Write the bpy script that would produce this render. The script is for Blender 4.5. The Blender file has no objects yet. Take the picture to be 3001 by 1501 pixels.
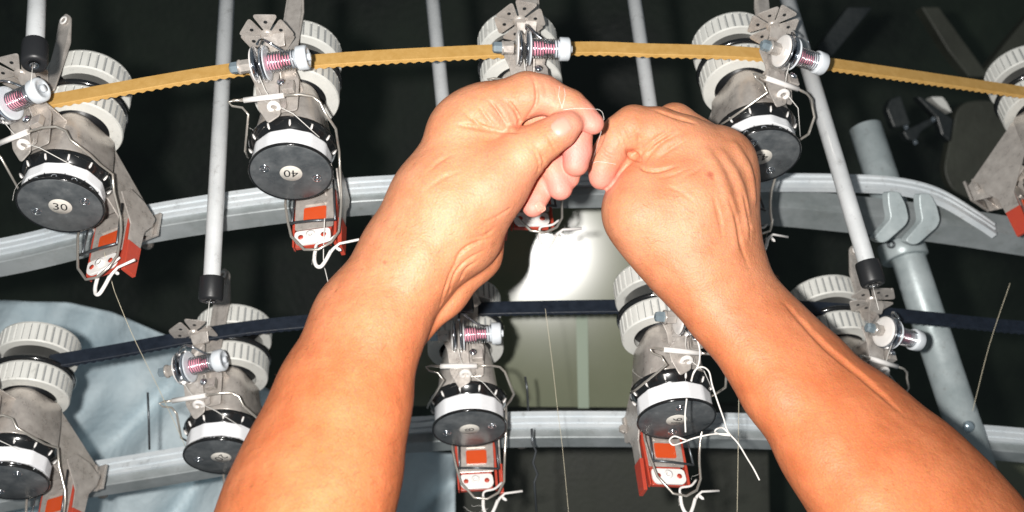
import bpy, math, random
import numpy as np
from math import sin, cos, radians, pi, sqrt, atan2
from mathutils import Vector, Matrix
random.seed(4)
rng = np.random.default_rng(7)
S = bpy.context.scene
COL = S.collection

# ------------------------------------------------------------------ camera
F = 3200.0                       # focal length in pixels of the 3001 x 1501 photograph
TH, RHO = radians(37), radians(-4.7)
fw = np.array([0, cos(TH), sin(TH)]); _u = np.array([0, -sin(TH), cos(TH)]); _r = np.array([1., 0, 0])
RT = _r*cos(RHO) + _u*sin(RHO); UP = _u*cos(RHO) - _r*sin(RHO)
CAM = np.array([0, 0, 1.45])
cd = bpy.data.cameras.new('camera'); cam = bpy.data.objects.new('camera', cd); COL.objects.link(cam)
cd.sensor_width = 36; cd.lens = 36*F/3001; cd.clip_start = 0.01; cd.clip_end = 60
cam.matrix_world = Matrix(((RT[0], UP[0], -fw[0], CAM[0]), (RT[1], UP[1], -fw[1], CAM[1]), (RT[2], UP[2], -fw[2], CAM[2]), (0, 0, 0, 1)))
cd.dof.use_dof = True; cd.dof.focus_distance = 0.86; cd.dof.aperture_fstop = 6.3
S.camera = cam
# ------------------------------------------------------------------ light: the hall's dim ambience and the camera's flash
w = bpy.data.worlds.new('World'); S.world = w; w.use_nodes = True
w.node_tree.nodes['Background'].inputs[0].default_value = (0.80, 0.92, 1.0, 1)
w.node_tree.nodes['Background'].inputs[1].default_value = 0.12
def lamp(name, right, up, back, power, size, col):
    l = bpy.data.lights.new(name, 'POINT'); l.energy = power; l.shadow_soft_size = size; l.color = col
    o = bpy.data.objects.new(name, l); COL.objects.link(o)
    o.location = Vector(CAM + RT*right + UP*up - fw*back); return o
lamp('camera_flash', -0.058, 0.016, 0.0, 60, 0.012, (1.0, 0.97, 0.93))
S.view_settings.view_transform = 'Standard'; S.view_settings.look = 'None'
S.view_settings.exposure = 0; S.view_settings.gamma = 1
S.cycles.use_denoising = True
S.cycles.max_bounces = 8

def P(x, y, d): return CAM + d*(fw + RT*(x-1500.5)/F - UP*(y-750.5)/F)
def V(p): return Vector((float(p[0]), float(p[1]), float(p[2])))

# ------------------------------------------------------------------ materials
M = {}
def mat(name, col, rough=.5, metal=0., spec=.5, coat=0., sss=0., noise=None, bump=None, trans=0., noise2=None, aniso=None):
    m = bpy.data.materials.new(name); m.use_nodes = True
    nt = m.node_tree; b = nt.nodes['Principled BSDF']
    b.inputs['Base Color'].default_value = (*col, 1); b.inputs['Roughness'].default_value = rough
    b.inputs['Metallic'].default_value = metal; b.inputs['Specular IOR Level'].default_value = spec
    b.inputs['Coat Weight'].default_value = coat; b.inputs['Coat Roughness'].default_value = .08
    b.inputs['Transmission Weight'].default_value = trans
    tc0 = nt.nodes.new('ShaderNodeTexCoord'); oi = nt.nodes.new('ShaderNodeObjectInfo'); vs_ = nt.nodes.new('ShaderNodeVectorMath'); vs_.operation = 'SCALE'
    vs_.inputs[0].default_value = (13.7, 7.1, 3.3); nt.links.new(oi.outputs['Random'], vs_.inputs['Scale'])
    class _T: outputs = {}
    va_ = nt.nodes.new('ShaderNodeVectorMath'); va_.operation = 'ADD'; nt.links.new(tc0.outputs['Object'], va_.inputs[0]); nt.links.new(vs_.outputs[0], va_.inputs[1])
    tc = _T(); tc.outputs = {'Object': va_.outputs[0]}
    if noise:   # (scale, second colour, lo, hi)
        sc, c2, lo, hi = noise
        n = nt.nodes.new('ShaderNodeTexNoise'); n.inputs['Scale'].default_value = sc; n.inputs['Detail'].default_value = 6
        n.inputs['Roughness'].default_value = .65
        if aniso:
            mp = nt.nodes.new('ShaderNodeMapping'); mp.inputs['Scale'].default_value = aniso
            nt.links.new(tc.outputs['Object'], mp.inputs[0]); nt.links.new(mp.outputs[0], n.inputs['Vector'])
        else: nt.links.new(tc.outputs['Object'], n.inputs['Vector'])
        r = nt.nodes.new('ShaderNodeValToRGB'); r.color_ramp.elements[0].position = lo; r.color_ramp.elements[1].position = hi
        r.color_ramp.elements[0].color = (*col, 1); r.color_ramp.elements[1].color = (*c2, 1)
        nt.links.new(n.outputs['Fac'], r.inputs[0]); nt.links.new(r.outputs[0], b.inputs['Base Color'])
        mr = nt.nodes.new('ShaderNodeMapRange'); mr.inputs[1].default_value = .3; mr.inputs[2].default_value = .7
        mr.inputs[3].default_value = max(0, rough-.08); mr.inputs[4].default_value = min(1, rough+.12)
        nt.links.new(n.outputs['Fac'], mr.inputs[0])
        if name != 'panel': nt.links.new(mr.outputs[0], b.inputs['Roughness'])
    if name in ('aluminium', 'rail_metal', 'rail_dark', 'galvanised', 'steel', 'white_plastic', 'plate_grey', 'red_plastic', 'knob_plastic') and b.inputs['Base Color'].links:
        src = b.inputs['Base Color'].links[0].from_socket; n5 = nt.nodes.new('ShaderNodeTexNoise'); n5.inputs['Scale'].default_value = 70; n5.inputs['Detail'].default_value = 9; n5.inputs['Roughness'].default_value = .8
        nt.links.new(tc.outputs['Object'], n5.inputs['Vector']); m5 = nt.nodes.new('ShaderNodeMapRange'); m5.inputs[1].default_value = .56; m5.inputs[2].default_value = .70; m5.inputs[4].default_value = .55
        nt.links.new(n5.outputs['Fac'], m5.inputs[0]); x5 = nt.nodes.new('ShaderNodeMix'); x5.data_type = 'RGBA'; nt.links.new(m5.outputs[0], x5.inputs['Factor']); nt.links.new(src, x5.inputs['A'])
        x5.inputs['B'].default_value = (.20, .19, .17, 1) if name != 'plate_grey' else (.20, .21, .22, 1); nt.links.new(x5.outputs['Result'], b.inputs['Base Color'])
    if bump:    # (scale, strength, distance)
        n = nt.nodes.new('ShaderNodeTexNoise'); n.inputs['Scale'].default_value = bump[0]; n.inputs['Detail'].default_value = 4
        nt.links.new(tc.outputs['Object'], n.inputs['Vector'])
        bp = nt.nodes.new('ShaderNodeBump'); bp.inputs['Strength'].default_value = bump[1]; bp.inputs['Distance'].default_value = bump[2]
        nt.links.new(n.outputs['Fac'], bp.inputs['Height']); nt.links.new(bp.outputs[0], b.inputs['Normal'])
    M[name] = m; return m

mat('aluminium', (.66, .68, .69), .36, .2, noise=(16, (.80, .82, .83), .35, .65), bump=(400, .15, .0005))
mat('rail_metal', (.66, .72, .76), .34, .2, noise=(22, (.84, .88, .90), .3, .7), bump=(300, .2, .0005))
mat('rail_dark', (.25, .28, .28), .40, .2, noise=(18, (.40, .43, .44), .35, .65), bump=(300, .2, .0005))
mat('galvanised', (.34, .40, .41), .38, .2, noise=(30, (.52, .58, .59), .3, .7), bump=(260, .3, .0006))
mat('steel', (.46, .42, .385), .30, .45, noise=(90, (.70, .65, .60), .3, .7), bump=(700, .12, .0003))
mat('steel_dark', (.13, .12, .11), .42, .5, noise=(60, (.24, .22, .20), .35, .7), bump=(500, .2, .0004))
mat('chrome', (.75, .78, .82), .14, 1.)
mat('wire', (.62, .58, .52), .28, .7)
mat('dark_wire', (.10, .11, .12), .3, .6)
mat('zinc', (.42, .52, .58), .25, .6)
mat('white_plastic', (.68, .68, .64), .5, bump=(300, .1, .0004), noise=(40, (.76, .76, .72), .3, .7))
mat('groove', (.27, .28, .28), .6)
mat('knob_plastic', (.72, .76, .80), .28, coat=.3)
mat('ceramic', (.88, .85, .82), .18, coat=.4)
mat('black_gloss', (.010, .011, .012), .16, spec=.6, coat=.5)
mat('black_rubber', (.016, .017, .019), .42, bump=(300, .2, .0004))
mat('plate_grey', (.070, .078, .084), .33, spec=.55, noise=(70, (.15, .16, .165), .38, .72))
mat('sticker', (.76, .72, .65), .55, noise=(500, (.62, .59, .54), .3, .8))
mat('ink', (.012, .014, .016), .5)
mat('yarn_white', (.84, .85, .87), .8, bump=(900, .3, .0004))
mat('thread', (.80, .78, .74), .7)
mat('thread_cream', (.62, .56, .42), .7)
mat('belt_yellow', (.56, .32, .085), .62, noise=(120, (.64, .385, .12), .35, .65), bump=(900, .35, .0005))
mat('belt_blue', (.005, .009, .017), .55, noise=(140, (.009, .016, .030), .3, .7), bump=(900, .35, .0005))
mat('red_plastic', (.52, .070, .035), .35, coat=.2, noise=(120, (.50, .055, .035), .3, .8))
mat('red_lens', (.66, .085, .02), .22, coat=.5)
mat('pink_core', (.86, .36, .46), .4)
mat('background_dark', (.007, .014, .009), .55, noise=(2.2, (.045, .065, .042), .38, .72), bump=(60, .3, .01))
mat('machine_dark', (.012, .016, .018), .4, noise=(8, (.03, .036, .036), .3, .7), bump=(150, .3, .002))
mat('machine_olive', (.035, .037, .028), .55, noise=(12, (.055, .06, .045), .3, .7), bump=(150, .3, .002))
mat('panel', (.125, .14, .085), .16, spec=.75, noise=(2.0, (.19, .20, .13), .3, .7))
mat('panel_strip', (.24, .30, .22), .5)
mat('fabric', (.40, .50, .55), .9, noise=(5, (.68, .78, .82), .35, .65), bump=(60, .5, .006))
mat('glass_dark', (.02, .025, .03), .12, coat=.6)
mat('brass', (.60, .36, .14), .3, .8)

# ------------------------------------------------------------------ mesh builder
class MB:
    def __init__(s): s.v = []; s.f = []; s.m = []; s.sm = []
    def add(s, vs, fs, mi=0, smooth=False):
        o = len(s.v); s.v += [tuple(float(c) for c in v) for v in vs]
        for f in fs: s.f.append(tuple(i+o for i in f)); s.m.append(mi); s.sm.append(smooth)
        return s
    def box(s, c, d, mi=0, R=None):
        vs = []
        for x in (-.5, .5):
            for y in (-.5, .5):
                for z in (-.5, .5):
                    p = np.array([x*d[0], y*d[1], z*d[2]])
                    if R is not None: p = R @ p
                    vs.append(p + np.array(c))
        return s.add(vs, [(0, 1, 3, 2), (4, 6, 7, 5), (0, 4, 5, 1), (2, 3, 7, 6), (0, 2, 6, 4), (1, 5, 7, 3)], mi)
    def lathe(s, prof, o=(0, 0, 0), axis=(0, 0, 1), n=48, mi=0, smooth=True, rfun=None, flat=None, mfun=None):
        ax = np.array(axis, float); ax /= np.linalg.norm(ax)
        t = np.array([1., 0, 0]) if abs(ax[0]) < .9 else np.array([0, 1., 0])
        e1 = np.cross(ax, t); e1 /= np.linalg.norm(e1); e2 = np.cross(ax, e1)
        o = np.array(o, float); vs = []; k = len(prof)
        for i, (r, z) in enumerate(prof):
            for j in range(n):
                a = 2*pi*j/n; rr = r if rfun is None else rfun(i, j, r)
                vs.append(o + ax*z + (e1*cos(a) + e2*sin(a))*rr)
        for i in range(k-1):
            for j in range(n):
                j2 = (j+1) % n; mm = mi if mfun is None else mfun(i, j)
                s.add([], [], 0)
                s.f.append(tuple(len(s.v) + q for q in (i*n+j, i*n+j2, (i+1)*n+j2, (i+1)*n+j))); s.m.append(mm); s.sm.append(smooth)
        base = len(s.v); s.v += [tuple(float(c) for c in v) for v in vs]
        if prof[0][0] > 1e-6: s.f.append(tuple(base + j for j in range(n))); s.m.append(mi); s.sm.append(False)
        if prof[-1][0] > 1e-6: s.f.append(tuple(base + (k-1)*n + j for j in reversed(range(n)))); s.m.append(mi); s.sm.append(False)
        return s
    def ring(s, prof, **kw):       # closed profile (annular solid)
        kw2 = dict(kw); n0 = len(s.f)
        k = len(prof); s.lathe(list(prof) + [prof[0]], **kw2)
        # drop the two cap faces that lathe adds
        s.f = s.f[:-2]; s.m = s.m[:-2]; s.sm = s.sm[:-2]
        return s
    def tube(s, pts, r, n=8, mi=0, closed=False, caps=True):
        pts = [np.array(p, float) for p in pts]; k = len(pts); vs = []
        rs = r if hasattr(r, '__len__') else [r]*k
        prev = None
        for i, p in enumerate(pts):
            a = pts[i-1] if (i > 0 or closed) else p; b = pts[(i+1) % k] if (i < k-1 or closed) else p
            t = b - a; t = t/(np.linalg.norm(t) + 1e-12)
            if prev is None:
                h = np.array([0, 0, 1.]) if abs(t[2]) < .9 else np.array([1., 0, 0])
                e = np.cross(t, h)
            else: e = prev - t*(prev @ t)
            e = e/(np.linalg.norm(e) + 1e-12); prev = e; g = np.cross(t, e)
            for j in range(n):
                an = 2*pi*j/n; vs.append(p + (e*cos(an) + g*sin(an))*rs[i])
        fs = []
        for i in range(k if closed else k-1):
            i2 = (i+1) % k
            for j in range(n): j2 = (j+1) % n; fs.append((i*n+j, i*n+j2, i2*n+j2, i2*n+j))
        s.add(vs, fs, mi, True)
        if caps and not closed:
            b = len(s.v) - k*n
            s.f.append(tuple(b+j for j in reversed(range(n)))); s.m.append(mi); s.sm.append(False)
            s.f.append(tuple(b+(k-1)*n+j for j in range(n))); s.m.append(mi); s.sm.append(False)
        return s
    def prism(s, poly, fn, t0, t1, mi=0):       # fn(u, v, t) -> xyz
        n = len(poly); vs = [fn(u, v, t0) for u, v in poly] + [fn(u, v, t1) for u, v in poly]
        fs = [tuple(range(n))[::-1], tuple(range(n, 2*n))] + [(i, (i+1) % n, (i+1) % n + n, i+n) for i in range(n)]
        return s.add(vs, fs, mi)
    def loft(s, loops, mi=0, smooth=True, cap=True):
        n = len(loops[0]); vs = [p for L in loops for p in L]; fs = []
        for i in range(len(loops)-1):
            for j in range(n): j2 = (j+1) % n; fs.append((i*n+j, i*n+j2, (i+1)*n+j2, (i+1)*n+j))
        s.add(vs, fs, mi, smooth)
        if cap: 
            b = len(s.v) - len(vs)
            s.f += [tuple(b+j for j in reversed(range(n))), tuple(b+(len(loops)-1)*n+j for j in range(n))]; s.m += [mi, mi]; s.sm += [False, False]
        return s
def tag(o, label=None, cat=None, group=None, kind=None):
    if label: o['label'] = label
    if cat: o['category'] = cat
    if group: o['group'] = group
    if kind: o['kind'] = kind
    return o
def obj(name, mb, mats, parent=None, scale=1., bevel=0., smoothangle=None):
    me = bpy.data.meshes.new(name)
    me.from_pydata([(a*scale, b*scale, c*scale) for a, b, c in mb.v], [], mb.f)
    if isinstance(mats, str): mats = [mats]
    for m in mats: me.materials.append(M[m])
    me.polygons.foreach_set('material_index', mb.m); me.polygons.foreach_set('use_smooth', mb.sm)
    me.validate(); me.update()
    import bmesh
    bm = bmesh.new(); bm.from_mesh(me); bmesh.ops.recalc_face_normals(bm, faces=bm.faces); bm.to_mesh(me); bm.free()
    o = bpy.data.objects.new(name, me); COL.objects.link(o)
    if parent: o.parent = parent
    if bevel:
        b = o.modifiers.new('bevel', 'BEVEL'); b.width = bevel; b.segments = 2; b.limit_method = 'ANGLE'; b.angle_limit = radians(40)
    return o
def empty(name, loc, X=None, Y=None):
    o = bpy.data.objects.new(name, None); COL.objects.link(o); o.empty_display_size = .02
    if X is None: o.location = V(loc)
    else: o.matrix_world = Matrix(((X[0], Y[0], 0, loc[0]), (X[1], Y[1], 0, loc[1]), (X[2], Y[2], 1, loc[2]), (0, 0, 0, 1)))
    return o
def curve(pts, n=8, closed=False):              # Catmull-Rom through the points
    pts = [np.array(p, float) for p in pts]; out = []; k = len(pts)
    rngk = range(k if closed else k-1)
    for i in rngk:
        p0 = pts[(i-1) % k] if (closed or i > 0) else 2*pts[0]-pts[1]; p1 = pts[i]; p2 = pts[(i+1) % k]
        p3 = pts[(i+2) % k] if (closed or i+2 < k) else 2*pts[-1]-pts[-2]
        for j in range(n):
            t = j/n; out.append(.5*((2*p1) + (-p0+p2)*t + (2*p0-5*p1+4*p2-p3)*t*t + (-p0+3*p1-3*p2+p3)*t**3))
    if not closed: out.append(pts[-1])
    return out
def roundpoly(pts, r, n=4):                     # rounded corners of a 2D polygon
    out = []; k = len(pts)
    for i in range(k):
        p = np.array(pts[i], float); a = np.array(pts[i-1], float) - p; b = np.array(pts[(i+1) % k], float) - p
        la, lb = np.linalg.norm(a), np.linalg.norm(b); rr = min(r, la*.45, lb*.45)
        A = p + a/la*rr; B = p + b/lb*rr
        for j in range(n+1):
            t = j/n; out.append(tuple((1-t)**2*A + 2*t*(1-t)*p + t*t*B))
    return out
def text_mb(body, size, fn):                    # flat lettering turned into mesh faces
    c = bpy.data.curves.new('t', 'FONT'); c.body = body; c.size = size; c.align_x = 'CENTER'; c.align_y = 'CENTER'; c.resolution_u = 3
    o = bpy.data.objects.new('t', c); COL.objects.link(o); bpy.context.view_layer.update()
    me = o.to_mesh(); vs = [v.co.copy() for v in me.vertices]; fs = [tuple(p.vertices) for p in me.polygons]
    cx = (max(v.x for v in vs)+min(v.x for v in vs))/2; cy = (max(v.y for v in vs)+min(v.y for v in vs))/2
    mb = MB(); mb.add([fn(v.x-cx, v.y-cy) for v in vs], fs)
    bpy.data.objects.remove(o); return mb

# ------------------------------------------------------------------ setting
def sheet(name, corners, mname, n=24, bulge=None):
    A, B, C_, D = [np.array(c, float) for c in corners]; mb = MB(); vs = []; fs = []
    nrm = np.cross(B-A, D-A); nrm /= np.linalg.norm(nrm)
    for i in range(n+1):
        for j in range(n+1):
            u, v = i/n, j/n; p = A*(1-u)*(1-v) + B*u*(1-v) + C_*u*v + D*(1-u)*v
            if bulge: p = p + nrm*bulge(u, v)
            vs.append(p)
    for i in range(n):
        for j in range(n): fs.append((i*(n+1)+j, (i+1)*(n+1)+j, (i+1)*(n+1)+j+1, i*(n+1)+j+1))
    mb.add(vs, fs, 0, True); return mb
bg = obj('background', sheet('b', [P(-4500, 3600, 3.4), P(7500, 3600, 3.4), P(7500, -3000, 3.4), P(-4500, -3000, 3.4)], 'background_dark', 60,
         lambda u, v: .05*sin(u*23)+.04*sin(v*17+u*9)), 'background_dark')
tag(bg, kind='structure')

# ------------------------------------------------------------------ swept strips (rails, belts)
Z = np.array([0, 0, 1.])
def sweep(mb, path, prof, mi=0, smooth=False, miprof=None):   # prof: (toward viewer, up) in metres, closed
    k = len(path); n = len(prof); loops = []
    for i, p in enumerate(path):
        t = path[min(i+1, k-1)] - path[max(i-1, 0)]; t = t/np.linalg.norm(t)
        s_ = np.cross(t, Z); s_ /= np.linalg.norm(s_)
        if s_ @ (CAM - p) < 0: s_ = -s_
        u = np.cross(s_, t); u /= np.linalg.norm(u)
        if u[2] < 0: u = -u
        loops.append([p + s_*a + u*b for a, b in prof])
    for j in range(n):
        j2 = (j+1) % n; vs = []; fs = []
        for L in loops: vs += [L[j], L[j2]]
        for i in range(k-1): fs.append((2*i, 2*i+1, 2*i+3, 2*i+2))
        mb.add(vs, fs, miprof[j] if miprof else mi, smooth)
    for L in (loops[0], loops[-1]): mb.add(L, [tuple(range(n))], mi)
    return mb
def rail(name, pts, label, group, hs=.0105, bright=True, prof=None, n=10, cat='rail'):
    path = curve([P(*p) for p in pts], n)
    root = empty(name, path[0]); inv = Matrix.Translation(-V(path[0]))
    m1 = MB(); sweep(m1, path, [(.000, -.008), (.0045, -.008), (.0045, -.0042), (.0028, -.0036), (.0028, -.0024), (.0045, -.0018), (.0045, .0028), (.0028, .0034), (.0028, .0050), (.0045, .0056), (.0045, .0105), (0, .0105)])
    m2 = MB(); sweep(m2, path, [(.0035, -.0195), (.0042, -.0185), (.0042, -.0165), (.0012, -.016), (.0012, -.0082), (-.0145, -.0082), (-.0145, .009), (-.0165, .009), (-.0165, -.0195)])
    for mb, nm, mt in ((m1, 'front_track', 'rail_metal'), (m2, 'rail_body', 'rail_dark')):
        o = obj(nm, mb, mt, root); o.data.transform(inv); 
    return tag(root, label, cat, group)
def boltat(root, x, y, dep, rr=.005):
    m = MB(); m.lathe([(0, -.004), (rr*.7, -.0035), (rr, -.001), (rr, .004), (0, .004)], o=P(x, y, dep)-np.array(root.location), axis=(0, 0, 1), n=16); obj('bolt', m, 'steel_dark', root)
G = 'feeder rails crossing the machine'
rr1 = rail('ring_rail', [(-200, 765, 1.06), (52, 722, 1.045), (420, 636, 1.03), (860, 571, 1.025), (1190, 545, 1.04), (1560, 535, 1.06), (1800, 533, 1.08), (1990, 533, 1.09)],
     'upper curved aluminium rail passing behind feeder 40 and the left hand', G)
rr2 = rail('ring_rail', [(-200, 1470, 1.12), (60, 1418, 1.12), (300, 1380, 1.115), (560, 1338, 1.115), (900, 1280, 1.115), (1190, 1256, 1.12), (1490, 1240, 1.12), (1800, 1238, 1.12), (2150, 1243, 1.13), (2500, 1255, 1.14), (2870, 1276, 1.16), (3150, 1300, 1.18)],
     'lower aluminium rail running along the bottom behind feeder 8 and both forearms', G)
for x, y, d_ in ((432, 716, 1.05), (1105, 628, 1.05)): boltat(rr1, x, y, d_, .006)
for x, y, d_ in ((300, 1448, 1.14), (1530, 1303, 1.14)): boltat(rr2, x, y, d_, .006)
# bent end of the upper rail on the right, and the straight beam beneath it
path = curve([P(*p) for p in [(2050, 547, 1.12), (2270, 543, 1.12), (2470, 545, 1.125), (2620, 553, 1.13), (2740, 582, 1.135), (2850, 645, 1.14), (2905, 682, 1.145)]], 8)
m1 = MB(); sweep(m1, path, [(.000, -.009), (.0065, -.009), (.0065, -.004), (.005, -.003), (.005, 0), (.0065, .001), (.0065, .004), (.005, .005), (.005, .007), (.0065, .008), (.0065, .0105), (0, .0105)])
tag(obj('bent_track', m1, 'rail_metal'), 'light grey grooved track bending downwards behind the upright tube at right', 'rail')
path = curve([P(*p) for p in [(2020, 562, 1.15), (2270, 575, 1.15), (2500, 596, 1.15), (2760, 626, 1.16), (3060, 672, 1.17)]], 8)
m1 = MB(); sweep(m1, path, [(0, -.019), (.004, -.019), (.004, -.010), (.0, -.009), (-.001, .012), (-.005, .012), (-.026, -.012), (-.026, -.019)])
tag(obj('support_beam', m1, 'rail_dark'), 'dark grey angled beam running under the bent track at right', 'beam')

def belt(name, pts, mt, label, hw=.0074, tooth=.0078):
    path0 = curve([P(*p) for p in pts], 40)
    # resample at half tooth pitch so that the teeth on the inner side stand out
    L = [0]
    for a, b in zip(path0[:-1], path0[1:]): L.append(L[-1] + np.linalg.norm(b-a))
    L = np.array(L); arr = np.array(path0); st = tooth/6; q = np.arange(0, L[-1], st)
    path = [np.array([np.interp(x, L, arr[:, c]) for c in range(3)]) for x in q]
    mb = MB(); k = len(path); vs = []
    for i, p in enumerate(path):
        t = path[min(i+1, k-1)] - path[max(i-1, 0)]; t /= np.linalg.norm(t)
        s_ = np.cross(t, Z); s_ /= np.linalg.norm(s_)
        if s_ @ (CAM - p) < 0: s_ = -s_
        dep = -.0016 - .0015*(.5+.5*np.clip(2.2*sin(2*pi*i/6), -1, 1))
        w2 = hw
        for a, b in ((.0006, -w2+.0004), (.001, -w2+.001), (.001, w2), (dep, w2), (dep, -w2)): vs.append(p + s_*a + Z*b)
    fs = []
    for i in range(k-1):
        for j in range(5): j2 = (j+1) % 5; fs.append((i*5+j, i*5+j2, (i+1)*5+j2, (i+1)*5+j))
    mb.add(vs, fs, 0, False); return tag(obj(name, mb, mt), label, 'belt', 'toothed drive belts')
belt('toothed_belt', [(-150, 350, .93), (200, 286, .935), (640, 210, .943), (937, 178, .948), (1300, 156, .96), (1695, 141, .985), (1900, 146, .985), (2189, 156, .990), (2409, 184, 1.02), (2947, 262, 1.10), (3200, 300, 1.12)],
     'belt_yellow', 'mustard yellow toothed belt stretched across the upper row of feeders')
belt('toothed_belt', [(-150, 1112, 1.03), (52, 1076, 1.035), (330, 1030, 1.045), (674, 968, 1.05), (951, 938, 1.055), (1230, 915, 1.06), (1420, 905, 1.065), (1800, 898, 1.07), (2100, 898, 1.075), (2381, 903, 1.08), (2650, 925, 1.09), (2948, 955, 1.12), (3200, 975, 1.13)],
     'belt_blue', 'dark blue toothed belt stretched across the lower row of feeders')

# ------------------------------------------------------------------ the yarn feeder (local units: millimetres; X right, Y away from its front, Z up)
def feeder(px, py, d, yaw, label, number=None, numrot=0, screwrot=-26, yz0=3, bar=True, rot=0, tubeplate=True, group='yarn feeders hung on the two rails', hook=True, drum=True):
    a = radians(yaw); X = np.array([cos(a), sin(a), 0]); Y = np.array([-sin(a), cos(a), 0])
    r = empty('yarn_feeder', P(px, py, d), X, Y); tag(r, label, 'yarn feeder', group)
    k = .001
    def O(name, mb, mats, parent=r, bevel=0.): return obj(name, mb, mats, parent, k, bevel)
    # --- number plate
    m = MB(); m.lathe([(0, 0), (33.2, 0), (33.8, .3)], n=72, mi=0); m.lathe([(33.8, .3), (34.6, -.5), (35.2, .4), (35.2, 2.2), (33, 3.2), (0, 3.2)], n=72, mi=1)
    plate = O('number_plate', m, ['plate_grey', 'black_gloss'])
    for q in (0, pi):
        b = radians(screwrot) + q; c = (22*cos(b), 22*sin(b))
        m = MB(); m.ring([(4.3, 0), (4.1, -.7), (3.1, -.7), (2.9, 0)], o=(c[0], c[1], 0), n=20)
        m.lathe([(0, -.9), (1.5, -.9), (2.0, -.2), (2.0, .1)], o=(c[0], c[1], 0), n=10)
        O('screw', m, 'chrome', plate)
    if number:
        m = MB(); m.lathe([(0, -.45), (9.2, -.45), (9.4, -.1)], n=40); O('number_sticker', m, 'sticker', plate)
        b = radians(numrot)
        fn = lambda x, y: ((x*cos(b)-y*sin(b)), -(x*sin(b)+y*cos(b)), -.62)
        O('number', text_mb(number, 12.5, fn), 'ink', plate)
    # --- drum
    dro = random.uniform(-.2, .2)
    def seg(i, j): return 1 if (j % 6 in (0,)) else 0
    m = MB()
    m.lathe([(29.5, 3.2), (30.5, 6), (30.5, 19), (32.5, 21.5), (35.5, 25.5), (37.2, 29.0), (37.2, 30.5), (34, 31.5), (0, 32)], n=72, mi=0)
    for j in range(12):            # wire fingers that carry the winding
        an = 2*pi*(j+.5)/12 + .13 + dro; c, s_ = cos(an), sin(an)
        m.tube([(c*31.0, s_*31.0, 3), (c*31.3, s_*31.3, 12), (c*31.4, s_*31.4, 19.5), (c*34.2, s_*34.2, 22.6), (c*36.8, s_*36.8, 27.2), (c*37.6, s_*37.6, 30)], [.45, .45, .5, .6, .6, .5], 6, 0); m.tube([(c*33.6, s_*33.6, 21.9), (c*34.9, s_*34.9, 23.6), (c*36.5, s_*36.5, 26.6)], [.5, 1.0, .9], 7, 1)
        m.ring([(2.4, 0), (2.4, .5), (1.7, .5), (1.7, 0)], o=((c*cos(.26)-s_*sin(.26))*30.2, (s_*cos(.26)+c*sin(.26))*30.2, 6.2), axis=(c*cos(.26)-s_*sin(.26), s_*cos(.26)+c*sin(.26), 0), n=10, mi=2)
    dr = O('drum', m, ['black_gloss', 'ceramic', 'chrome'])
    def poly12(i, j, rr):
        an = ((2*pi*j/72) - .13 - dro - pi/12 + 9*pi) % (2*pi/12) - pi/12
        return rr*cos(pi/12)/cos(an)*1.005 + .08*sin(j*5+i*3)
    zs = np.linspace(yz0, 19.5, 24); prof = [(32.2, zs[0])] + [(33.2 + .16*((i % 2)*2-1), z) for i, z in enumerate(zs)] + [(32.2, zs[-1]+.2)]
    m = MB(); m.lathe(prof, n=72, rfun=poly12, mi=0); O('yarn_winding', m, 'yarn_white')
    # --- pulleys
    def pulley(z0, z1, rad, hub):
        m = MB(); n = 34*6
        def rf(i, j, rr):
            if i in (2, 3, 4, 5) : return rr - (1.5 if (j % 6) in (0,) else 0)
            return rr
        prof = [(rad*.66, z0+2), (rad*.70, z0), (rad-.8, z0), (rad, z0+1.2), (rad, z1-3.2), (rad-.2, z1-3), (rad+1.1, z1-2.8), (rad+1.1, z1), (rad*.66, z1)]
        prof = [(rad*.70, z0), (rad-.8, z0), (rad, z0+1.6), (rad, z0+1.7), (rad, z1-2.2), (rad, z1-2.1), (rad-.8, z1), (rad*.70, z1)]
        m.ring(prof, n=n, smooth=False, rfun=lambda i, j, rr: rr - (1.1 if (2 < i < 5 and j % 6 == 0) else 0), mfun=lambda i, j: 1 if (i == 3 and j % 6 in (0,)) else 0)
        p = O('timing_pulley', m, ['white_plastic', 'groove'])
        m = MB(); m.lathe([(0, z0+4), (9, z0+4), (9, z0+5), (rad*.70-.2, z0+7.5), (rad*.70-.2, z1-1), (0, z1-1)], n=48); O('pulley_web', m, 'black_rubber', p)
    pulley(86, 107, 37.5, 0); pulley(128, 150, 38, 0)
    m = MB(); m.lathe([(0, 107.2), (38.5, 107.2), (39.5, 109), (39.5, 111), (37, 113), (30, 118), (30, 127.8), (0, 127.8)], n=72); O('clutch_disc', m, 'black_gloss')
    m = MB(); m.lathe([(0, 60), (8, 60), (8, 148), (0, 148)], n=24); O('drive_shaft', m, 'steel')
    # --- housing and arm
    def plan(hw, yf, yb, z, n=10):
        L = [(hw, yb, z)]; rr = hw*.75
        for i in range(n+1):
            t = -pi/2*i/n; L.append((hw - rr + rr*cos(t), yf + rr + rr*sin(t), z))
        for i in range(n+1):
            t = -pi/2 - pi/2*i/n; L.append((-hw + rr + rr*cos(t), yf + rr + rr*sin(t), z))
        L.append((-hw, yb, z)); return L
    m = MB(); m.loft([plan(29, -33, 22, 32.2), plan(28, -32, 22, 40), plan(26, -30, 22, 60), plan(22, -26, 22, 80), plan(19, -23, 20, 85.5)])
    O('housing', m, 'steel', bevel=.0006)
    m = MB()
    for sx in (-1, 1):
        fn = lambda u, v, t: (sx*t, u, v)
        m.prism([(20, 34), (20, 85), (26, 84), (92, 44), (92, 24), (60, 12)], fn, 14, 15.6)
    m.box((0, 57, 63.5), (28, 72, 1.4), 0, np.array([[1, 0, 0], [0, .855, .518], [0, -.518, .855]]))
    m.box((0, 40, 38), (28, 40, 1.2))
    O('mounting_arm', m, 'steel', bevel=.0004)
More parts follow.
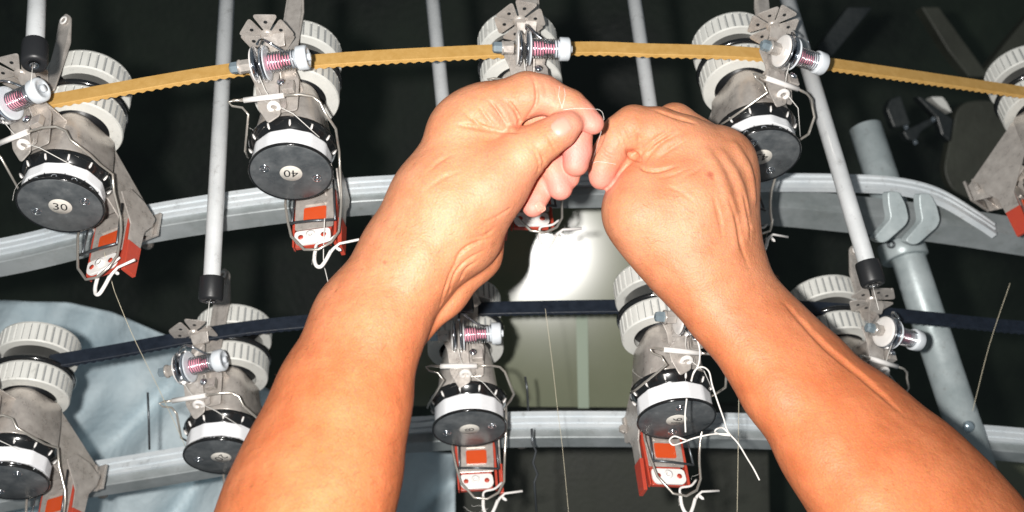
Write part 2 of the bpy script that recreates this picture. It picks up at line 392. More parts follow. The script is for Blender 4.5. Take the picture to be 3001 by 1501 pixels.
    m = MB(); m.box((2, 94.5, 40), (34, 3, 26)); m.prism(roundpoly([(-17, 50), (-18, 34), (-15, 26), (15, 26), (18, 34), (17, 50)], 4), lambda u, v, t: (u, t, v), 84, 86.5)
    m.lathe([(0, 0), (4.5, 0), (4.5, 4), (0, 4)], o=(20, 84, 34), axis=(0, -1, 0), n=6, smooth=False)
    m.lathe([(0, 0), (4.5, 0), (4.5, 4), (0, 4)], o=(-20, 84, 34), axis=(0, -1, 0), n=6, smooth=False)
    O('rail_clamp', m, 'steel', bevel=.0006)
    # --- front bracket
    m = MB(); xz = lambda y0: (lambda u, v, t: (u, y0 + t, v))
    m.prism(roundpoly([(-25, 72), (-14, 74), (-9, 92), (3, 92), (2, 50), (3, 26), (-8, 20), (-16, 34), (-18, 56)], 3), lambda u, v, t: (u, -58 + (74-v)*.30*(v < 74) + t, v), 0, 1.3)
    m.prism(roundpoly([(-13, 34), (15, 34), (17, 64), (8, 74), (-8, 74)], 3), lambda u, v, t: (u, -47 + (74-v)*.22 + t, v), 0, 1.2)
    m.prism([(-33, 74), (-60, 76), (-60, 68), (-33, 40)], lambda u, v, t: (t, u, v), 3, 4.3)
    m.box((5, -41, 70), (20, 30, 1.4))
    m.box((10, -50, 50), (10, 6, 10)); 
    O('front_bracket', m, 'steel', bevel=.0004)
    m = MB(); m.lathe([(0, 0), (3.2, 0), (3.6, 1.2), (2.6, 2.4), (0, 2.8)], o=(6, -56.5, 49), axis=(0, -1, 0), n=16); O('screw', m, 'chrome')
    m = MB(); m.lathe([(0, 0), (2.6, 0), (3, 1.2), (2, 2.2), (0, 2.4)], o=(-10, -50.6, 66), axis=(0, -1, 0), n=16); O('screw', m, 'chrome')
    # eyelet
    m = MB(); m.prism(roundpoly([(-8, 26), (8, 26), (6, 40), (-6, 40)], 3), lambda u, v, t: (u, -44.5 + t, v+6), 0, 1.2); O('eyelet_tab', m, 'steel')
    m = MB(); m.ring([(5.6, 0), (6.0, 1.6), (5.2, 2.8), (3.2, 2.8), (2.3, 1.8), (2.3, 0)], o=(-2, -47, 33), axis=(0, -.15, -.98), n=28); O('eyelet', m, 'ceramic')
    # --- tensioner on a horizontal screw
    o0 = (5, -70, 60)
    def L(prof, x0, n=32, **kw): return dict(prof=prof, o=(x0, o0[1], o0[2]), axis=(1, 0, 0), n=n, **kw)
    m = MB(); m.lathe(**L([(0, 0), (2.6, 0), (4.6, 1.2), (4.9, 2.5), (4.9, 8), (0, 8)], -34, 6, smooth=False)); O('nut', m, 'zinc')
    m = MB(); m.lathe(**L([(0, 0), (6.2, 0), (6.2, 1.4), (0, 1.4)], -26)); m.lathe(**L([(0, 1.4), (5.6, 1.4), (5.6, 10), (0, 10)], -26, 6, smooth=False)); O('spacer', m, 'steel')
    for x0, mt, rr in ((-14, 'ceramic', 14.5), (-10.5, 'chrome', 15.5), (-6.0, 'chrome', 15.5), (-3.2, 'knob_plastic', 14.6)):
        m = MB(); m.lathe(**L([(0, 0), (rr-3, .1), (rr-.4, .6 if x0 != -10.5 else -1.1), (rr, 1.2 if x0 != -10.5 else -.9), (rr-.3, 1.6 if x0 != -10.5 else -.2), (rr-3, 1.3), (0, 1.3)], x0, 48)); O('tension_disc', m, mt)
    m = MB(); m.lathe(**L([(0, 0), (5.9, 0), (6.2, .6), (6.2, 11.0), (0, 11.2)], -1.5)); m.lathe(**L([(0, 11.2), (4.2, 11.2), (4.2, 25), (0, 25)], -1.5)); O('spring_core', m, 'pink_core'); 
    tcoil = np.linspace(0, 1, 11*18); turns = 10.5
    m = MB(); m.tube([(-1 + t*24, o0[1]+8.1*cos(2*pi*turns*t), o0[2]+8.1*sin(2*pi*turns*t)) for t in tcoil], .55, 6); O('spring', m, 'chrome')
    m = MB(); m.lathe(**L([(0, 0), (7.4, 0), (7.6, 4.4), (10.0, 4.6), (10.2, 5.2), (10.2, 12), (9.2, 13.2), (7, 13.4), (6.6, 12.6), (0, 12.6)], 19, 40)); m.lathe(**L([(0, 13), (3.5, 13), (3.2, 15.5), (0, 15.5)], 19, 16)); 
    O('adjusting_knob', m, 'knob_plastic')
    m = MB(); m.tube(curve([(-6, -86, 66), (-5, -82, 76), (-1, -76, 78.5), (4, -72, 76.5), (12, -68, 72), (20, -66, 71), (26, -64, 70)], 5), 1.1, 8); O('retaining_wire', m, 'chrome')
    # --- knot catcher: a metal flower of slotted petals
    m = MB(); cx, cy, cz = -7, -64, 101
    for j in range(6):
        a0 = radians(60*j + 14 + rot); a1 = a0 + radians(55)
        q_ = radians(2.5); pl = roundpoly([(5*cos(a0+.1), 5*sin(a0+.1)), (24*cos(a0), 24*sin(a0)), (24*cos(a1), 24*sin(a1)), (5*cos(a1-.1), 5*sin(a1-.1))], 4.5)
        tl = .10*(-1)**j
        m.prism(pl, lambda u, v, t: (cx+u, cy+v, cz+t+tl*sqrt(u*u+v*v)*.6), 0, 1.0)
        am = (a0+a1)/2; m.lathe([(0, -.15), (1.7, -.15), (1.7, .3), (0, .3)], o=(cx+14*cos(am), cy+14*sin(am), cz+tl*14*.6-.1), n=12, mi=1)
    m.lathe([(0, -1.8), (5, -1.6), (6.5, .6), (0, .6)], o=(cx, cy, cz), n=20)
    m.prism(roundpoly([(-9, 92), (7, 92), (8, 100.5), (-10, 100.5)], 1), lambda u, v, t: (u, -58+t-(v-92)*.8, v), -.6, .8)
    O('knot_catcher', m, ['steel', 'ink'], bevel=.0002)
    if tubeplate:
        m = MB(); m.prism(roundpoly([(-8, 92), (8, 92), (9, 150), (7, 178), (0, 185), (-7, 178), (-9, 150)], 3), lambda u, v, t: (u+4+(v-92)*.06, -44+t-(v > 150)*(v-150)*.2, v), 0, 1.5)
        pl = O('tube_holder', m, 'steel', bevel=.0003)
        m = MB(); m.ring([(4.2, 0), (4.2, .8), (2, .8), (2, 0)], o=(5+4, -50.5, 176), axis=(0, -1, -.2), n=18); O('grommet', m, 'ceramic', pl)
    # --- guide rod with ceramic sleeve and the wire bail round the drum
    m = MB(); m.tube([(-25, -55, 36.6), (-8, -55, 36.0), (9, -55, 35.2)], 2.4, 12); O('ceramic_sleeve', m, 'ceramic')
    m = MB(); m.tube([(9, -55, 35.2), (21, -52, 37), (30, -47, 38), (35, -41, 36), (38, -37, 28), (43, -20, 24), (40, -4, 26), (36.5, 14, 31), (36, 20, 15), (34, 34, -2), (33, 38, -12), (32, 40, -22), (31, 41, -36), (25, 40, -47), (14, 40, -53), (2, 40, -51), (-10, 40, -35), (-14, 40, -18), (-17, 39, 0), (-17, 38, 14)], 1.15, 8); O('wire_bail', m, 'wire')
    m = MB(); m.tube([(-25, -55, 36.6), (-33, -56, 37), (-38, -56, 36.2), (-35, -54, 33), (-27, -52, 31.5), (-22, -50, 25), (-37.5, -12, 22), (-39, 0, 25)], [1.4, 1.1, .9, .9, 1, 1, 1, 1], 8); O('wire_bail', m, 'wire')
    m = MB(); m.tube([(-14, 41, -19), (6, 40, -20.5), (27, 41, -22)], 1.2, 8); O('cross_wire', m, 'dark_wire')
    m = MB(); m.tube([(-10, 42, 14), (-11, 42, -20)], 1.0, 8); m.tube([(24, 42, 24), (27, 42, -22)], 1.0, 8); O('cross_wire', m, 'dark_wire')
    # --- signal box with red windows
    m = MB(); fr = lambda u, v, t: (u, 52 + t, v)
    m.prism(roundpoly([(-13, 24), (23, 24), (22.5, -19), (-11.5, -19)], 2), fr, 0, 1.4)
    box = O('signal_box', m, 'steel', bevel=.0004)
    m = MB(); m.prism([(-13.5, 22), (-14.8, 6), (-13, -36), (-11.5, -37), (-11.5, 22)], fr, .5, 7); m.prism([(23.5, 22), (25, 6), (25.5, -36), (23, -37), (22.8, 22)], fr, .5, 7)
    m.box((5, 55, -29), (31, 4, 16)); m.box((5, 62, 2), (30, 12, 42)); O('red_cover', m, 'red_plastic', box, bevel=.0006)
    m = MB(); m.prism(roundpoly([(-4, 4), (16, 4), (16, -10.5), (-4, -10.5)], 2), fr, -1.2, .5); O('lamp_window', m, 'red_lens', box)
    m = MB(); m.prism(roundpoly([(-4, 10.5), (16, 10.5), (16, 7), (-4, 7)], 1.5), fr, -1.6, .5); O('slot_lip', m, 'steel', box)
    m = MB(); m.prism(roundpoly([(-11, -22), (20.5, -22), (21.5, -33), (18, -37), (-7, -37), (-10.5, -33)], 4), fr, -2.4, .3); cp = O('ceramic_plate', m, 'ceramic', box, bevel=.0005)
    m = MB()
    for hx in (-5, 15): m.lathe([(0, 0), (2.6, 0), (2.6, .6), (0, .6)], o=(hx, 49.3, -29.3), axis=(0, -1, 0), n=18)
    O('hole', m, 'red_plastic', box) if False else None
    for hx in (-5, 15):
        m = MB(); m.lathe([(0, 0), (2.4, 0), (2.4, .5), (0, .5)], o=(hx, 49.7, -29.3), axis=(0, -1, 0), n=18); O('eye_hole', m, 'red_plastic', box)
    m = MB(); m.ring([(4, 0), (4, 2.4), (1.4, 2.4), (1.4, 0)], o=(4, 49.8, -28.4), axis=(0, -1, 0), n=24); O('ceramic_eye', m, 'ceramic', box)
    sx = 28 if yaw < 8 else -19
    m = MB(); m.prism([(34, 30), (44, 40), (62, 38), (78, 30), (76, 20), (68, 8), (65, -42), (53, -42), (51, 6), (38, 24)], lambda u, v, t: (sx+t, u, v), 0, 1.4); O('side_plate', m, 'steel', bevel=.0003)
    m = MB(); m.prism([(50.5, -12), (66.5, -12), (65.5, -42.5), (51.5, -42.5)], lambda u, v, t: (sx+t, u, v), -1, 2.6); O('side_window', m, 'red_plastic', bevel=.0004)
    if hook:
        m = MB(); m.tube(curve([(29, 46, -34), (22, 44, -41), (13, 44, -43), (10.5, 44, -46), (10.5, 44, -50)], 4), 1.1, 8); 
        m.tube(curve([(10.5, 44, -49), (10, 44, -59), (12, 44, -66.5), (16, 44, -68), (20, 44, -62), (24, 44, -53)], 5), 1.65, 10)
        m.tube([(22.5, 44, -56), (26, 44, -51), (31, 44, -46.5), (48, 44, -45)], [1.5, 1.3, 1.15, 1.15], 8)
        m.lathe([(0, 0), (1.6, .5), (1.4, 4), (0, 5.5)], o=(28.5, 45, -50), axis=(.7, 0, -.6), n=10)
        O('yarn_hook', m, 'ceramic')
    for q in range(4):
        bx_, by_, bz_ = random.choice([(-2, -50, 34), (8, -48, 36), (-8, -72, 76), (30, 40, -34), (12, 44, -60), (25, -20, 30), (-26, -18, 28), (3, 49, -24)])
        p0 = np.array([bx_, by_, bz_], float) + rng.normal(0, 2, 3); pts = [p0]
        dv = rng.normal(0, 2.4, 3)
        for w_ in range(5): dv = dv*.7 + rng.normal(0, 1.6, 3); pts.append(pts[-1] + dv)
        m = MB(); m.tube(curve(pts, 4), .11, 4); O('lint', m, 'thread')
    # short end of yarn from eyelet to the winding
    m = MB(); m.tube([(-2, -50, 33), (14, -44, 24), (30, -22, 15)], .35, 5); m.tube([(-8, -70, 46), (-6, -60, 40), (-2, -51, 34)], .3, 5); O('yarn_end', m, 'thread')
    return r

feeder(177, 605, .91, -22, 'yarn feeder numbered 30, its white drum half empty, far left of upper row', '30', -38, 12, yz0=10)
feeder(853, 508, .914, -5, 'yarn feeder numbered 40 under the yellow belt, left of both hands', '40', 165, 28, yz0=3)
feeder(1550, 458, .95, 8, 'yarn feeder in the upper row whose drum is hidden behind the pinching fingers', None, yz0=4)
feeder(2232, 460, .965, 27, 'yarn feeder numbered 43, half hidden behind the back of the right hand', '43', 200, 35, yz0=10)
feeder(25, 1415, .985, -22, 'yarn feeder cut off by the lower left corner of the picture', None, yz0=6, tubeplate=False)
feeder(648, 1340, 1.03, -12, 'yarn feeder numbered 20 on the lower row, partly covered by the left forearm', '20', 205, 10, yz0=6, rot=20)
feeder(1376, 1258, 1.026, 4, 'yarn feeder numbered 8 between the two forearms beside the left wrist', '8', 100, -12, yz0=4)
feeder(1983, 1231, .96, 15, 'yarn feeder numbered 16 with loose tangled yarn hanging over its drum', '16', 95, 80, yz0=4, rot=10)
feeder(2520, 1245, 1.04, 30, 'yarn feeder showing only its top above the right forearm', None, rot=30)
feeder(3143, 515, 1.08, 42, 'yarn feeder cut off by the right edge, showing a grey arm and red cover', None)

# ------------------------------------------------------------------ yarn tubes
def yarn_tube(p0, p1, rad, label, sleeve=True):
    A, B = P(*p0), P(*p1); root = empty('yarn_tube', A); d = B-A; Ld = np.linalg.norm(d); ax = d/Ld
    m = MB(); m.ring([(rad, 0), (rad, Ld), (rad*.8, Ld), (rad*.8, 0)], axis=ax, n=40); obj('pipe', m, 'aluminium', root)
    if sleeve:
        m = MB(); m.ring([(rad*1.36, -.0005), (rad*1.42, -.004), (rad*1.42, -.019), (rad*1.30, -.0215), (rad*.55, -.0215), (rad*.5, -.012), (rad*.5, .0), (rad*.9, .0005)], axis=ax, n=40); s = obj('rubber_sleeve', m, 'black_rubber', root)
        m = MB(); m.ring([(rad*.50, -.0222), (rad*.50, -.0214), (rad*.34, -.0214), (rad*.34, -.0222)], axis=ax, n=24); obj('eyelet', m, 'chrome', root)
        m = MB(); m.tube([ax*-.020 + RT*-.001, ax*-.045 + RT*-.002], .0003, 5); obj('yarn_end', m, 'thread', root)
    return tag(root, label, 'tube', 'aluminium yarn tubes')
yarn_tube((621, 812, .945), (668, -60, 1.03), .0073, 'aluminium yarn tube with a black sleeve, standing between feeders 30 and 40')
yarn_tube((103, 126, .80), (117, -200, .86), .0066, 'short end of an aluminium yarn tube with a black sleeve in the top left corner')
yarn_tube((1352, 850, 1.0), (1262, -60, 1.07), .0070, 'aluminium yarn tube disappearing behind the knuckles of the left hand')
yarn_tube((1985, 850, 1.0), (1850, -60, 1.07), .0070, 'aluminium yarn tube rising above the right hand from behind the index finger')
yarn_tube((2540, 768, .955), (2300, -30, 1.06), .0075, 'long aluminium yarn tube slanting down to a black sleeve right of feeder 43')

# ------------------------------------------------------------------ upright post with clamp, on the right
root = empty('support_post', P(2700, 1000, 1.2)); O0 = P(2700, 1000, 1.2)
A, B = P(2535, 372, 1.27), P(2880, 1420, 1.13); d = B-A; Ld = np.linalg.norm(d); ax = d/Ld
def rel(m): m.v = [tuple(np.array(v)-O0) for v in m.v]; return m
m = MB(); m.lathe([(0, 0), (.0172, 0), (.0185, .001), (.0185, Ld), (0, Ld)], o=A, axis=ax, n=56); obj('pipe', rel(m), 'galvanised', root)
cc = P(2645, 735, 1.215); m = MB(); m.ring([(.0188, -.010), (.0245, -.010), (.0255, -.009), (.0255, .009), (.0245, .010), (.0188, .010)], o=cc, axis=ax, n=48); 
col = obj('collar', rel(m), 'galvanised', root)
q = P(2610, 717, 1.187); m = MB(); m.ring([(.0042, 0), (.0042, .0022), (.0024, .0022), (.0024, 0)], o=q, axis=-fw, n=20); obj('set_screw', rel(m), 'dark_wire', col)
q = P(2838, 1250, 1.125); m = MB(); m.lathe([(0, .004), (.004, .0035), (.006, .001), (.006, 0)], o=q, axis=-fw, n=20); obj('bolt', rel(m), 'zinc', root)
for dx, dz in ((0, 0), (92, .012)):
    poly = [(2602, 560), (2636, 562), (2655, 600), (2664, 640), (2655, 660), (2600, 708), (2585, 712), (2560, 700), (2612, 640), (2604, 600)]
    pp = [P(x+dx, y+(6 if dx else 0), 1.10+dz) for x, y in roundpoly(poly, 12, 3)]
    m = MB(); n = len(pp); m.add(pp + [p + fw*.007 + RT*-.004 for p in pp], [tuple(range(n)), tuple(range(n, 2*n))[::-1]] + [(i, (i+1) % n, (i+1) % n+n, i+n) for i in range(n)])
    pw = [P(x+dx, y+(6 if dx else 0), 1.10+dz) for x, y in poly]
    obj('clamp_ear', rel(m), 'galvanised', root, bevel=.0008)
tag(root, 'thick galvanised grey post with a collar and clamp ears on the right', 'post')

# ------------------------------------------------------------------ dark machinery behind
def slab(name, poly, dep, th, mt, label, cat, bevel=.002, group=None):
    pp = [P(x, y, dep if not callable(dep) else dep(x, y)) for x, y in poly]; n = len(pp)
    m = MB(); m.add(pp + [p + fw*th for p in pp], [tuple(range(n)), tuple(range(n, 2*n))[::-1]] + [(i, (i+1) % n, (i+1) % n+n, i+n) for i in range(n)])
    return tag(obj(name, m, mt, bevel=bevel), label, cat, group)
slab('frame_beam', [(2395, 140), (2485, 20), (2560, 20), (2440, 165), (2405, 178)], 1.5, .03, 'machine_dark', 'dark blue diagonal frame beam behind the knob at upper right', 'beam')
slab('frame_strut', [(2700, 20), (2752, 20), (2868, 180), (2900, 225), (2840, 225), (2780, 150)], 1.7, .03, 'machine_olive', 'dark olive strut slanting down to the yellow belt in the top right corner', 'strut')
slab('frame_strut', [(2880, 210), (2960, 110), (3060, -10), (3060, 100), (2935, 240)], 1.72, .03, 'machine_olive', 'dark olive strut slanting up to the right edge above the belt', 'strut')
slab('guard_plate', roundpoly([(2810, 300), (2900, 290), (3000, 330), (3050, 450), (2960, 500), (2880, 600), (2790, 560), (2765, 500), (2785, 400)], 50, 6), 1.55, .02, 'machine_olive', 'large dark rounded metal guard behind the bent track near the right edge', 'guard')
root = empty('switch_unit', P(2700, 340, 1.5)); O0 = P(2700, 340, 1.5)
for poly, mt, nm in ((roundpoly([(2610, 290), (2640, 280), (2662, 345), (2670, 365), (2620, 375), (2598, 320)], 8), 'machine_dark', 'housing'),
                     ([(2685, 282), (2705, 285), (2795, 350), (2785, 415), (2760, 395), (2745, 345)], 'machine_dark', 'bracket'),
                     (roundpoly([(2728, 284), (2762, 284), (2775, 300), (2790, 330), (2760, 315), (2742, 300)], 4), 'white_plastic', 'white_cap'),
                     (roundpoly([(2645, 385), (2690, 365), (2740, 338), (2755, 350), (2700, 385), (2685, 415), (2660, 410)], 8), 'machine_dark', 'lever')):
    pp = [P(x, y, 1.5) for x, y in poly]; n = len(pp); m = MB()
    m.add(pp + [p + fw*.02 for p in pp], [tuple(range(n)), tuple(range(n, 2*n))[::-1]] + [(i, (i+1) % n, (i+1) % n+n, i+n) for i in range(n)])
    obj(nm, rel(m), mt, root, bevel=.002)
for x, y in ((2652, 374), (2731, 351), (2679, 418)):
    m = MB(); m.lathe([(0, .008), (.0025, .007), (.004, .003), (.004, 0)], o=P(x, y, 1.497), axis=-fw, n=14); obj('bolt_head', rel(m), 'chrome', root)
tag(root, 'dark switch unit with a white cap and shiny bolts under the belt at right', 'switch unit')

# glossy pale panel between the arms, facing the camera
def rpanel(name, x0, y0, x1, y1, dep, th, mt, **k):
    return slab(name, [(x0, y0), (x1, y0), (x1, y1), (x0, y1)], dep, th, mt, **k)
c0 = np.array([1560, 800]);
pn = empty('glossy_panel', P(1560, 800, 1.55)); O0 = P(1560, 800, 1.55)
tgt = CAM + RT*-.029 + UP*.008; nrm = tgt - P(1580, 735, 1.35); nrm /= np.linalg.norm(nrm)
e1 = RT - nrm*(RT @ nrm); e1 /= np.linalg.norm(e1); e2 = np.cross(nrm, e1)
def onp(x, y):
    ray = P(x, y, 1.) - CAM; t = ((P(1580, 735, 1.35) - CAM) @ nrm)/(ray @ nrm); return CAM + ray*t
def panelpoly(poly, th, off, mt, nm):
    pp = [onp(*p) + nrm*off for p in poly]; n = len(pp); m = MB()
    m.add(pp + [p - nrm*th for p in pp], [tuple(range(n)), tuple(range(n, 2*n))[::-1]] + [(i, (i+1) % n, (i+1) % n+n, i+n) for i in range(n)])
    return obj(nm, rel(m), mt, pn)
panelpoly([(1180, 596), (1960, 599), (1960, 1195), (1180, 1190)], .006, 0, 'panel', 'sheet')
panelpoly([(1688, 925), (1722, 925), (1726, 1195), (1694, 1195)], .004, .0045, 'panel_strip', 'edge_strip')
tag(pn, 'glossy pale olive panel mirroring the camera flash between the two arms', 'panel')
slab('machine_casing', [(1340, 1195), (2250, 1190), (2260, 1650), (1340, 1650)], 1.75, .05, 'machine_olive', 'dark olive machine casing below the lower rail between the forearms', 'casing')
slab('pale_cover', [(2872, 1335), (3120, 1330), (3120, 1600), (2872, 1600)], 1.5, .02, 'panel', 'pale grey green cover in the bottom right corner below the rail', 'cover')

# pale blue fabric hanging at lower left
top = [(-420, 872), (52, 884), (200, 886), (330, 915), (470, 975), (620, 1040), (800, 1150), (980, 1250), (1190, 1316), (1335, 1330)]
tx = [p[0] for p in top]; ty = [p[1] for p in top]; m = MB(); nx, ny = 120, 50; vs = []; fs = []
for i in range(nx+1):
    x = -420 + (1335+420)*i/nx; yt = np.interp(x, tx, ty)
    for j in range(ny+1):
        y = yt + (1750-yt)*(j/ny); dd = 1.42 - .08*(sin(x*.0085+y*.0045+.9*sin(y*.005)+.6)**2+.03)**.4 + .012*sin(x*.021+y*.006) + .009*sin(x*.011-y*.013+1.7*sin(y*.004)) + .004*sin(x*.05+y*.03)
        vs.append(P(x, y, dd))
for i in range(nx):
    for j in range(ny): fs.append((i*(ny+1)+j, (i+1)*(ny+1)+j, (i+1)*(ny+1)+j+1, i*(ny+1)+j+1))
m.add(vs, fs, 0, True); fo = obj('hanging_fabric', m, 'fabric'); sd = fo.modifiers.new('s', 'SOLIDIFY'); sd.thickness = .002
tag(fo, 'pale blue knitted fabric hanging behind the lower left feeders', 'fabric')

# ------------------------------------------------------------------ loose threads and needles
def thread(pts, r, label, mt='thread', name='yarn', n=8, group='loose yarn ends', cat='yarn'):
    m = MB(); m.tube(curve([P(*p) for p in pts], n), r, 6); return tag(obj(name, m, mt), label, cat, group)
thread([(306, 740, .93), (330, 835, .93), (345, 878, .94), (392, 990, .96), (470, 1150, 1.0), (545, 1312, 1.04)], .00026, 'thin yarn running down from the hook of feeder 30 to the lower rail', 'thread_cream')
thread([(951, 640, .93), (948, 760, .93), (955, 800, .94), (975, 882, .96)], .0004, 'thin yarn running down from the hook of feeder 40 to the left forearm')
thread([(1598, 905, 1.0), (1618, 1060, 1.0), (1634, 1200, 1.0), (1648, 1310, 1.0), (1668, 1520, 1.0)], .00020, 'thin yarn hanging straight down in front of the glossy panel', 'thread_cream')
thread([(2166, 1110, .98), (2164, 1280, .98), (2160, 1520, .98)], .00026, 'thin yarn hanging down left of the right forearm', 'thread_cream')
thread([(2960, 830, 1.1), (2900, 1010, 1.1), (2850, 1205, 1.1)], .00026, 'thin yarn crossing the dark gap near the lower right edge', 'thread_cream')
D1 = .868
def cz(x, y): return (1700 + x/1.84, 750 + y/1.84, D1)
tg = empty('tangled_yarn', P(2030, 1100, D1)); O0 = P(2030, 1100, D1)
for pts in ([(600, 350), (625, 430), (642, 500), (640, 580), (612, 640), (598, 675)], [(598, 675), (620, 620), (655, 598), (695, 625), (715, 700), (745, 800), (775, 880), (800, 950), (850, 1010), (900, 1090), (938, 1150), (965, 1208)],
            [(805, 962), (740, 962), (680, 965), (610, 985), (550, 1010), (500, 1018), (482, 995), (510, 975), (550, 985), (575, 995)], [(800, 955), (770, 930), (735, 932), (728, 950), (760, 965), (810, 968)], [(575, 770), (568, 860), (567, 950)]):
    m = MB(); m.tube(curve([P(*cz(*p)) + fw*.002*sin(i*2.1) for i, p in enumerate(pts)], 7), .00068, 7); obj('strand', rel(m), 'thread', tg)
tag(tg, 'tangled loose end of white yarn looping over the drum of feeder 16', 'yarn', 'loose yarn ends')
def needle(poly, dep, label):
    m = MB(); m.tube([P(x, y, dep) for x, y in poly], [.0011]*len(poly), 4); return tag(obj('needle', m, 'dark_wire'), label, 'needle', 'thin metal needles')
needle([(433, 1150), (436, 1230), (438, 1318)], 1.08, 'thin dark needle standing upright in front of the pale blue fabric')
needle([(1539, 1104), (1545, 1140), (1548, 1205)], 1.10, 'thin bent needle sticking up behind the lower rail left of the hanging yarn')
needle([(1558, 1256), (1560, 1300), (1571, 1322), (1562, 1356), (1575, 1390), (1566, 1412), (1572, 1500)], 1.06, 'notched needle hanging below the lower rail right of feeder 8')

# ------------------------------------------------------------------ arms: continuous skin grown from tapered limbs (signed distance field)
mskin = bpy.data.materials.new('skin'); mskin.use_nodes = True; nt = mskin.node_tree; b = nt.nodes['Principled BSDF']
b.inputs['Roughness'].default_value = .55; b.inputs['Specular IOR Level'].default_value = .48
b.inputs['Subsurface Weight'].default_value = .06; b.inputs['Subsurface Radius'].default_value = (1, .35, .18); b.inputs['Subsurface Scale'].default_value = .004
tc = nt.nodes.new('ShaderNodeTexCoord'); at = nt.nodes.new('ShaderNodeAttribute'); at.attribute_name = 'pink'; mo = nt.nodes.new('ShaderNodeAttribute'); mo.attribute_name = 'mark'
def nz(sc, det=5):
    n = nt.nodes.new('ShaderNodeTexNoise'); n.inputs['Scale'].default_value = sc; n.inputs['Detail'].default_value = det; nt.links.new(tc.outputs['Object'], n.inputs['Vector']); return n
n1 = nz(45); rp = nt.nodes.new('ShaderNodeValToRGB'); rp.color_ramp.elements[0].position = .33; rp.color_ramp.elements[1].position = .68
rp.color_ramp.elements[0].color = (.57, .220, .108, 1); rp.color_ramp.elements[1].color = (.68, .292, .158, 1); nt.links.new(n1.outputs['Fac'], rp.inputs[0])
n2 = nz(900, 2); mx0 = nt.nodes.new('ShaderNodeMix'); mx0.data_type = 'RGBA'; mx0.blend_type = 'OVERLAY'; mx0.inputs['Factor'].default_value = .35
fo_ = nt.nodes.new('ShaderNodeAttribute'); fo_.attribute_name = 'tan'; mf = nt.nodes.new('ShaderNodeMix'); mf.data_type = 'RGBA'; mf.blend_type = 'MULTIPLY'
nt.links.new(fo_.outputs['Fac'], mf.inputs['Factor']); nt.links.new(rp.outputs[0], mf.inputs['A']); mf.inputs['B'].default_value = (.95, .70, .53, 1)
fr_ = nz(230, 3); fr2 = nt.nodes.new('ShaderNodeMapRange'); fr2.inputs[1].default_value = .66; fr2.inputs[2].default_value = .74; fr2.inputs[4].default_value = .25; nt.links.new(fr_.outputs['Fac'], fr2.inputs[0])
mg = nt.nodes.new('ShaderNodeMix'); mg.data_type = 'RGBA'; nt.links.new(fr2.outputs[0], mg.inputs['Factor']); nt.links.new(mf.outputs['Result'], mg.inputs['A']); mg.inputs['B'].default_value = (.36, .10, .035, 1)
nt.links.new(mg.outputs['Result'], mx0.inputs['A']); nt.links.new(n2.outputs['Color'], mx0.inputs['B'])
mx = nt.nodes.new('ShaderNodeMix'); mx.data_type = 'RGBA'; nt.links.new(at.outputs['Fac'], mx.inputs['Factor']); nt.links.new(mx0.outputs['Result'], mx.inputs['A']); mx.inputs['B'].default_value = (.76, .29, .24, 1)
mx2 = nt.nodes.new('ShaderNodeMix'); mx2.data_type = 'RGBA'; nt.links.new(mo.outputs['Fac'], mx2.inputs['Factor']); nt.links.new(mx.outputs['Result'], mx2.inputs['A']); mx2.inputs['B'].default_value = (.45, .11, .06, 1)
nt.links.new(mx2.outputs['Result'], b.inputs['Base Color'])
n3 = nt.nodes.new('ShaderNodeTexVoronoi'); n3.inputs['Scale'].default_value = 650; nt.links.new(tc.outputs['Object'], n3.inputs['Vector'])
bp = nt.nodes.new('ShaderNodeBump'); bp.inputs['Strength'].default_value = .30; bp.inputs['Distance'].default_value = .0006; nt.links.new(n3.outputs['Distance'], bp.inputs['Height'])
n4 = nz(120, 4); bp2 = nt.nodes.new('ShaderNodeBump'); bp2.inputs['Strength'].default_value = .5; bp2.inputs['Distance'].default_value = .0015
nt.links.new(n4.outputs['Fac'], bp2.inputs['Height']); nt.links.new(bp.outputs[0], bp2.inputs['Normal']); nt.links.new(bp2.outputs[0], b.inputs['Normal'])
M['skin'] = mskin
mat('nail', (.66, .34, .26), .36, coat=.1)

def rcone(X, Y, Zz, a, b, r1, r2):
    ba = np.array(b, float) - np.array(a, float); l2 = float(ba @ ba) + 1e-9; rr = r1 - r2; a2 = max(l2 - rr*rr, 1e-6); il2 = 1/l2
    px, py, pz = X-a[0], Y-a[1], Zz-a[2]
    y = px*ba[0] + py*ba[1] + pz*ba[2]; z = y - l2
    x2 = (px*l2 - ba[0]*y)**2 + (py*l2 - ba[1]*y)**2 + (pz*l2 - ba[2]*y)**2
    y2 = y*y*l2; z2 = z*z*l2; kk = np.sign(rr)*rr*rr*x2
    c1 = np.sign(z)*a2*z2 > kk; c2 = np.sign(y)*a2*y2 < kk
    return np.where(c1, np.sqrt(x2+z2)*il2 - r2, np.where(c2, np.sqrt(x2+y2)*il2 - r1, (np.sqrt(x2*a2*il2) + y*rr)*il2 - r1)).astype(np.float32)
def smin(a, b, k): h = np.maximum(k - np.abs(a-b), 0)/k; return np.minimum(a, b) - h*h*k*.25
